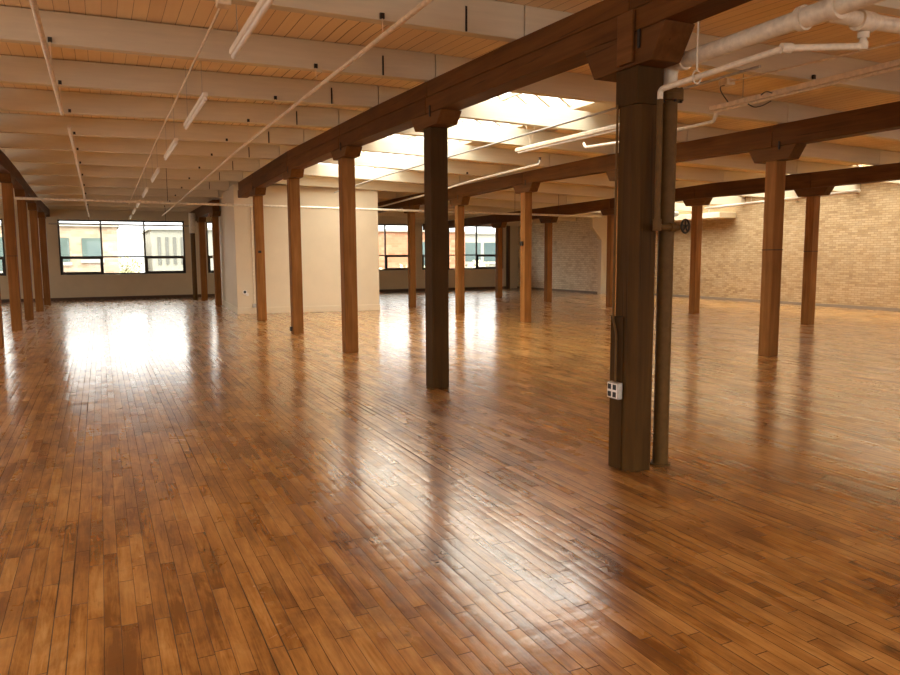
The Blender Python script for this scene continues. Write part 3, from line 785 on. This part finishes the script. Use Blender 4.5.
# test line
t = thing('drain_pipe', 'narrow pipe from the white branch down past the big post to a hand wheel', 'pipe', (3.575, 4.0, 1.7))
tz = 2.72
MB().tube([(4.08, 2.95, bzz - .064), (4.08, 2.95, 2.755), (3.66, 3.14, 2.745), (3.475, 3.975, 2.665), (3.475, 3.975, 2.60)], .020, 12, fillet=.035).build('white_tube', M['whitepipe'], t)
for A, B_, q in (((4.08, 2.95, 2.833), (4.08, 2.95, 2.80), .032), ((3.70, 3.125, 2.746), (3.64, 3.146, 2.745), .030), ((4.08, 2.95, 2.78), (4.08, 2.95, 2.735), .028)): MB().tube([A, B_], q, 12).build('fitting', M['whitepipe'], t)
MB().tube([(3.475, 3.975, 2.599), (3.475, 3.975, 1.745), (3.66, 3.965, 1.745)], .022, 12, fillet=.04).build('brown_tube', M['brownpipe'], t)
f = MB().tube([(3.475, 3.975, 1.80), (3.475, 3.975, 1.72)], .030, 12); f.tube([(3.585, 3.97, 1.745), (3.625, 3.968, 1.745)], .032, 12); f.tube([(3.65, 3.966, 1.745), (3.695, 3.96, 1.748)], .018, 10)
f.build('valve_body', M['brownpipe'], t)
wc = Vector((3.702, 3.945, 1.752)); ax = Vector((.22, -.97, 0)).normalized()
sx = Vector((0, 0, 1)); sy = ax.cross(sx).normalized()
f = MB()
ring = [wc + sx * (.046 * math.cos(q * math.pi / 12)) + sy * (.046 * math.sin(q * math.pi / 12)) for q in range(25)]
f.tube(ring, .0075, 8, cap=False)
for q in range(5):
    a = q * 2 * math.pi / 5; f.tube([wc, wc + sx * (.045 * math.cos(a)) + sy * (.045 * math.sin(a))], .005, 6)
f.tube([wc - ax * .014, wc + ax * .012], .010, 8)
f.build('hand_wheel', M['iron'], t)
t = thing('pipe_hanger', 'thin white rod and ring hanger holding the narrow white pipe', 'hanger', (3.535, 3.704, 2.73))
hy = 3.704
MB().tube([(3.535, hy, 2.732), (3.535, hy, 3.035)], .006, 8).build('rod', M['whitepipe'], t)
f = MB(); f.tube([Vector((3.535 + .034 * math.cos(q * math.pi / 10), hy, 2.692 + .040 * math.sin(q * math.pi / 10))) for q in range(21)], .006, 8, cap=False)
f.build('ring', M['whitepipe'], t)

# second standpipe by the window wall
t = thing('riser_pipe', 'brown standpipe with a white painted head by the far windows', 'pipe', (3.165, 28.9, 0))
MB().tube([(3.165, 28.9, 0), (3.165, 28.9, 2.48)], .085, 16).build('tube', M['brownpipe'], t)
MB().tube([(3.165, 28.9, 2.481), (3.165, 28.9, 2.75)], .125, 16).build('white_flange', M['whitepipe'], t)
MB().tube([(3.165, 28.9, 2.751), (3.165, 28.9, 2.95), (3.165, 28.9, 3.22)], .12, 16).build('white_tube', M['whitepipe'], t)

# ------------------------------------------------------------------ outside
struct(MB().box(-80, 100, YF + 1.5, 160, -8.2, -8.0), 'exterior_ground', M['ext_ground'], 'pale paving outside far below the windows', 'ground')
def building(name, label, x0, x1, y0, y1, z1, mat, wins, wmat, depth=.3):
    t = thing(name, label, 'building', ((x0 + x1) / 2, (y0 + y1) / 2, -8))
    MB().box(x0, x1, y0, y1, -8, z1).build('wall', mat, t)
    for (a, b, c, e) in wins:
        MB().box(a, b, y0 - .06, y0 + .02, c, e).build('window', wmat, t)
        MB().box(a - .1, b + .1, y0 - .16, y0 - .0, c - .22, c - .02).build('window_sill', M['ext_pale'], t)
    MB().box(x0 - .15, x1 + .15, y0 - .2, y1, z1, z1 + .14).build('parapet', M['ext_pale'], t)
    return t
building('brick_building', 'tan brick building with large dark windows outside the sky-view window', -16, 1.05, 50, 62, 3.52, M['ext_brick'],
         [(-15.2, -12.6, .9, 2.85), (-11.2, -8.6, .9, 2.85), (-7.2, -4.6, .9, 2.85), (-3.2, -1.62, 1.4, 2.82), (-.95, .16, 1.55, 2.82)] + [(-15.2 + 4 * k, -12.6 + 4 * k, -3.4, -1.4) for k in range(4)], M['ext_glass'])
o = MB().box(.6, 2.9, 46, 49, -8, .70).build('low_building', M['ext_pale']); tag(o, 'low pale flat roofed block below the sky-view window', 'building')
t = building('grey_building', 'grey building with tall dark slots outside the sky-view window', 3.0, 9.5, 50, 60, 3.36, M['ext_grey'], [], M['ext_dark'])
for k in range(7):
    MB().box(3.35 + k * .46, 3.53 + k * .46, 49.92, 50.02, 1.2, 2.9).build('window_slot', M['ext_dark'], t)
building('brick_building', 'orange brick building outside the windows beyond the white partition', 15.0, 23.6, 47, 58, 3.28, M['ext_orange'],
         [(15.4, 16.3, .3, 2.6), (19.6, 20.9, .3, 2.6)], M['ext_glass'])
t = building('glass_building', 'pale glazed building outside the window nearest the brick corner', 24.0, 34.0, 49, 60, 3.22, M['ext_pale'], [(24.4, 25.9, 1.2, 2.6), (26.2, 27.7, 1.2, 2.6), (28.2, 29.7, 1.2, 2.6)], M['ext_glass'])
def tree(x, y, z, r, seed, label):
    rnd = random.Random(seed)
    t = thing('tree', label, 'tree', (x, y, -8))
    tr = MB().tube([(x, y, -8), (x + .1, y, z - r), (x, y, z)], .12, 8)
    for k in range(9):
        a = rnd.random() * 6.28; tr.tube([(x, y, z - r + k * r * .12), (x + math.cos(a) * r * .8, y + math.sin(a) * r * .8, z + rnd.uniform(-.2, .7) * r)], .035, 5)
    tr.build('trunk', M['bark'], t)
    m = MB()
    for k in range(900):
        u = Vector((rnd.gauss(0, 1), rnd.gauss(0, 1), rnd.gauss(0, 1))).normalized() * (r * rnd.random() ** .4)
        c = Vector((x, y, z)) + Vector((u.x, u.y, u.z * .85)); s = rnd.uniform(.10, .2)
        a = Vector((rnd.gauss(0, 1), rnd.gauss(0, 1), rnd.gauss(0, 1))).normalized(); b = a.orthogonal().normalized()
        m.add([c - a * s, c - b * s * .6, c + a * s, c + b * s * .6], [(0, 1, 2, 3)])
    m.build('foliage', M['leaf'], t, kind=None)
TREES = [(1.6, 66, .6, 1.7, 'pale leafy tree beside the tan brick building outside the sky-view window'), (5.0, 66, .9, 1.6, 'pale leafy tree in the gap behind the grey building outside'),
         (14.6, 43, -.4, 1.9, 'pale bush below the orange brick building, next to the white partition'), (18.3, 44, -.5, 2.0, 'pale bush below the middle of the orange brick building'),
         (22.3, 43, -.4, 2.0, 'pale bush between the orange brick and the glazed building'), (26.2, 44, -.5, 2.0, 'pale bush below the glazed building outside')]
for i, (x, y, z, r, lb) in enumerate(TREES): tree(x, y, z, r, 10 + i, lb)

# ------------------------------------------------------------------ daylight
wd = bpy.data.worlds.new('overcast_sky'); scene.world = wd; wd.use_nodes = True
nt = wd.node_tree; nt.nodes.clear()
out = nt.nodes.new('ShaderNodeOutputWorld'); bg = nt.nodes.new('ShaderNodeBackground')
tc = nt.nodes.new('ShaderNodeTexCoord'); sp = nt.nodes.new('ShaderNodeSeparateXYZ'); rp = nt.nodes.new('ShaderNodeValToRGB')
nt.links.new(tc.outputs['Generated'], sp.inputs[0]); nt.links.new(sp.outputs[2], rp.inputs[0])
rp.color_ramp.elements[0].position = .0; rp.color_ramp.elements[0].color = (.68, .685, .69, 1)
rp.color_ramp.elements[1].position = .6; rp.color_ramp.elements[1].color = (3.25, 3.1, 2.8, 1)
nt.links.new(rp.outputs[0], bg.inputs[0]); bg.inputs[1].default_value = 1.0
nt.links.new(bg.outputs[0], out.inputs[0])

def portal(loc, sx, sy, rot):
    l = bpy.data.lights.new('sky_portal', 'AREA'); l.shape = 'RECTANGLE'; l.size = sx; l.size_y = sy
    l.cycles.is_portal = True
    o = bpy.data.objects.new('sky_portal', l); COL.objects.link(o); o.location = loc; o.rotation_euler = rot
H2 = math.pi / 2
for a, b in WINS: portal(((a + b) / 2, YF + .2, 1.99), b - a, 2.06, (-H2, 0, 0))     # faces -Y
for a, b in OPB: portal(((a + b) / 2, YN - .2, 1.95), b - a, 2.1, (H2, 0, 0))
for a, b in OPS: portal((XS - .2, (a + b) / 2, 1.95), 2.1, b - a, (0, -H2, 0))
for x0, x1, y0, y1 in SKY: portal(((x0 + x1) / 2, (y0 + y1) / 2, 5.0), x1 - x0, y1 - y0, (0, 0, 0))

# ------------------------------------------------------------------ camera
f, yaw, pit, rol, hgt = 730.391, .444110753, .109961703, -.00603415, 1.54979
cy, sy_, cp, sp_ = math.cos(yaw), math.sin(yaw), math.cos(pit), math.sin(pit)
F = Vector((sy_ * cp, cy * cp, -sp_)); R = Vector((cy, -sy_, 0)); U = R.cross(F)
R2 = R * math.cos(rol) + U * math.sin(rol); U2 = -R * math.sin(rol) + U * math.cos(rol)
cam = bpy.data.cameras.new('camera'); cam.sensor_width = 36; cam.lens = f / 900 * 36; cam.clip_end = 400
co = bpy.data.objects.new('camera', cam); COL.objects.link(co)
mat = Matrix((R2, U2, -F)).transposed().to_4x4(); mat.translation = Vector((0, 0, hgt))
co.matrix_world = mat
scene.camera = co
vs_ = scene.view_settings
vs_.view_transform = 'Standard'; vs_.look = 'None'; vs_.gamma = 1; vs_.use_curve_mapping = False
vs_.exposure = 2.12
scene.cycles.max_bounces = 12; scene.cycles.diffuse_bounces = 6; scene.cycles.glossy_bounces = 4
scene.cycles.transparent_max_bounces = 12
scene.cycles.caustics_reflective = False; scene.cycles.caustics_refractive = False
scene.cycles.sample_clamp_indirect = 6.0
scene.cycles.use_denoising = True
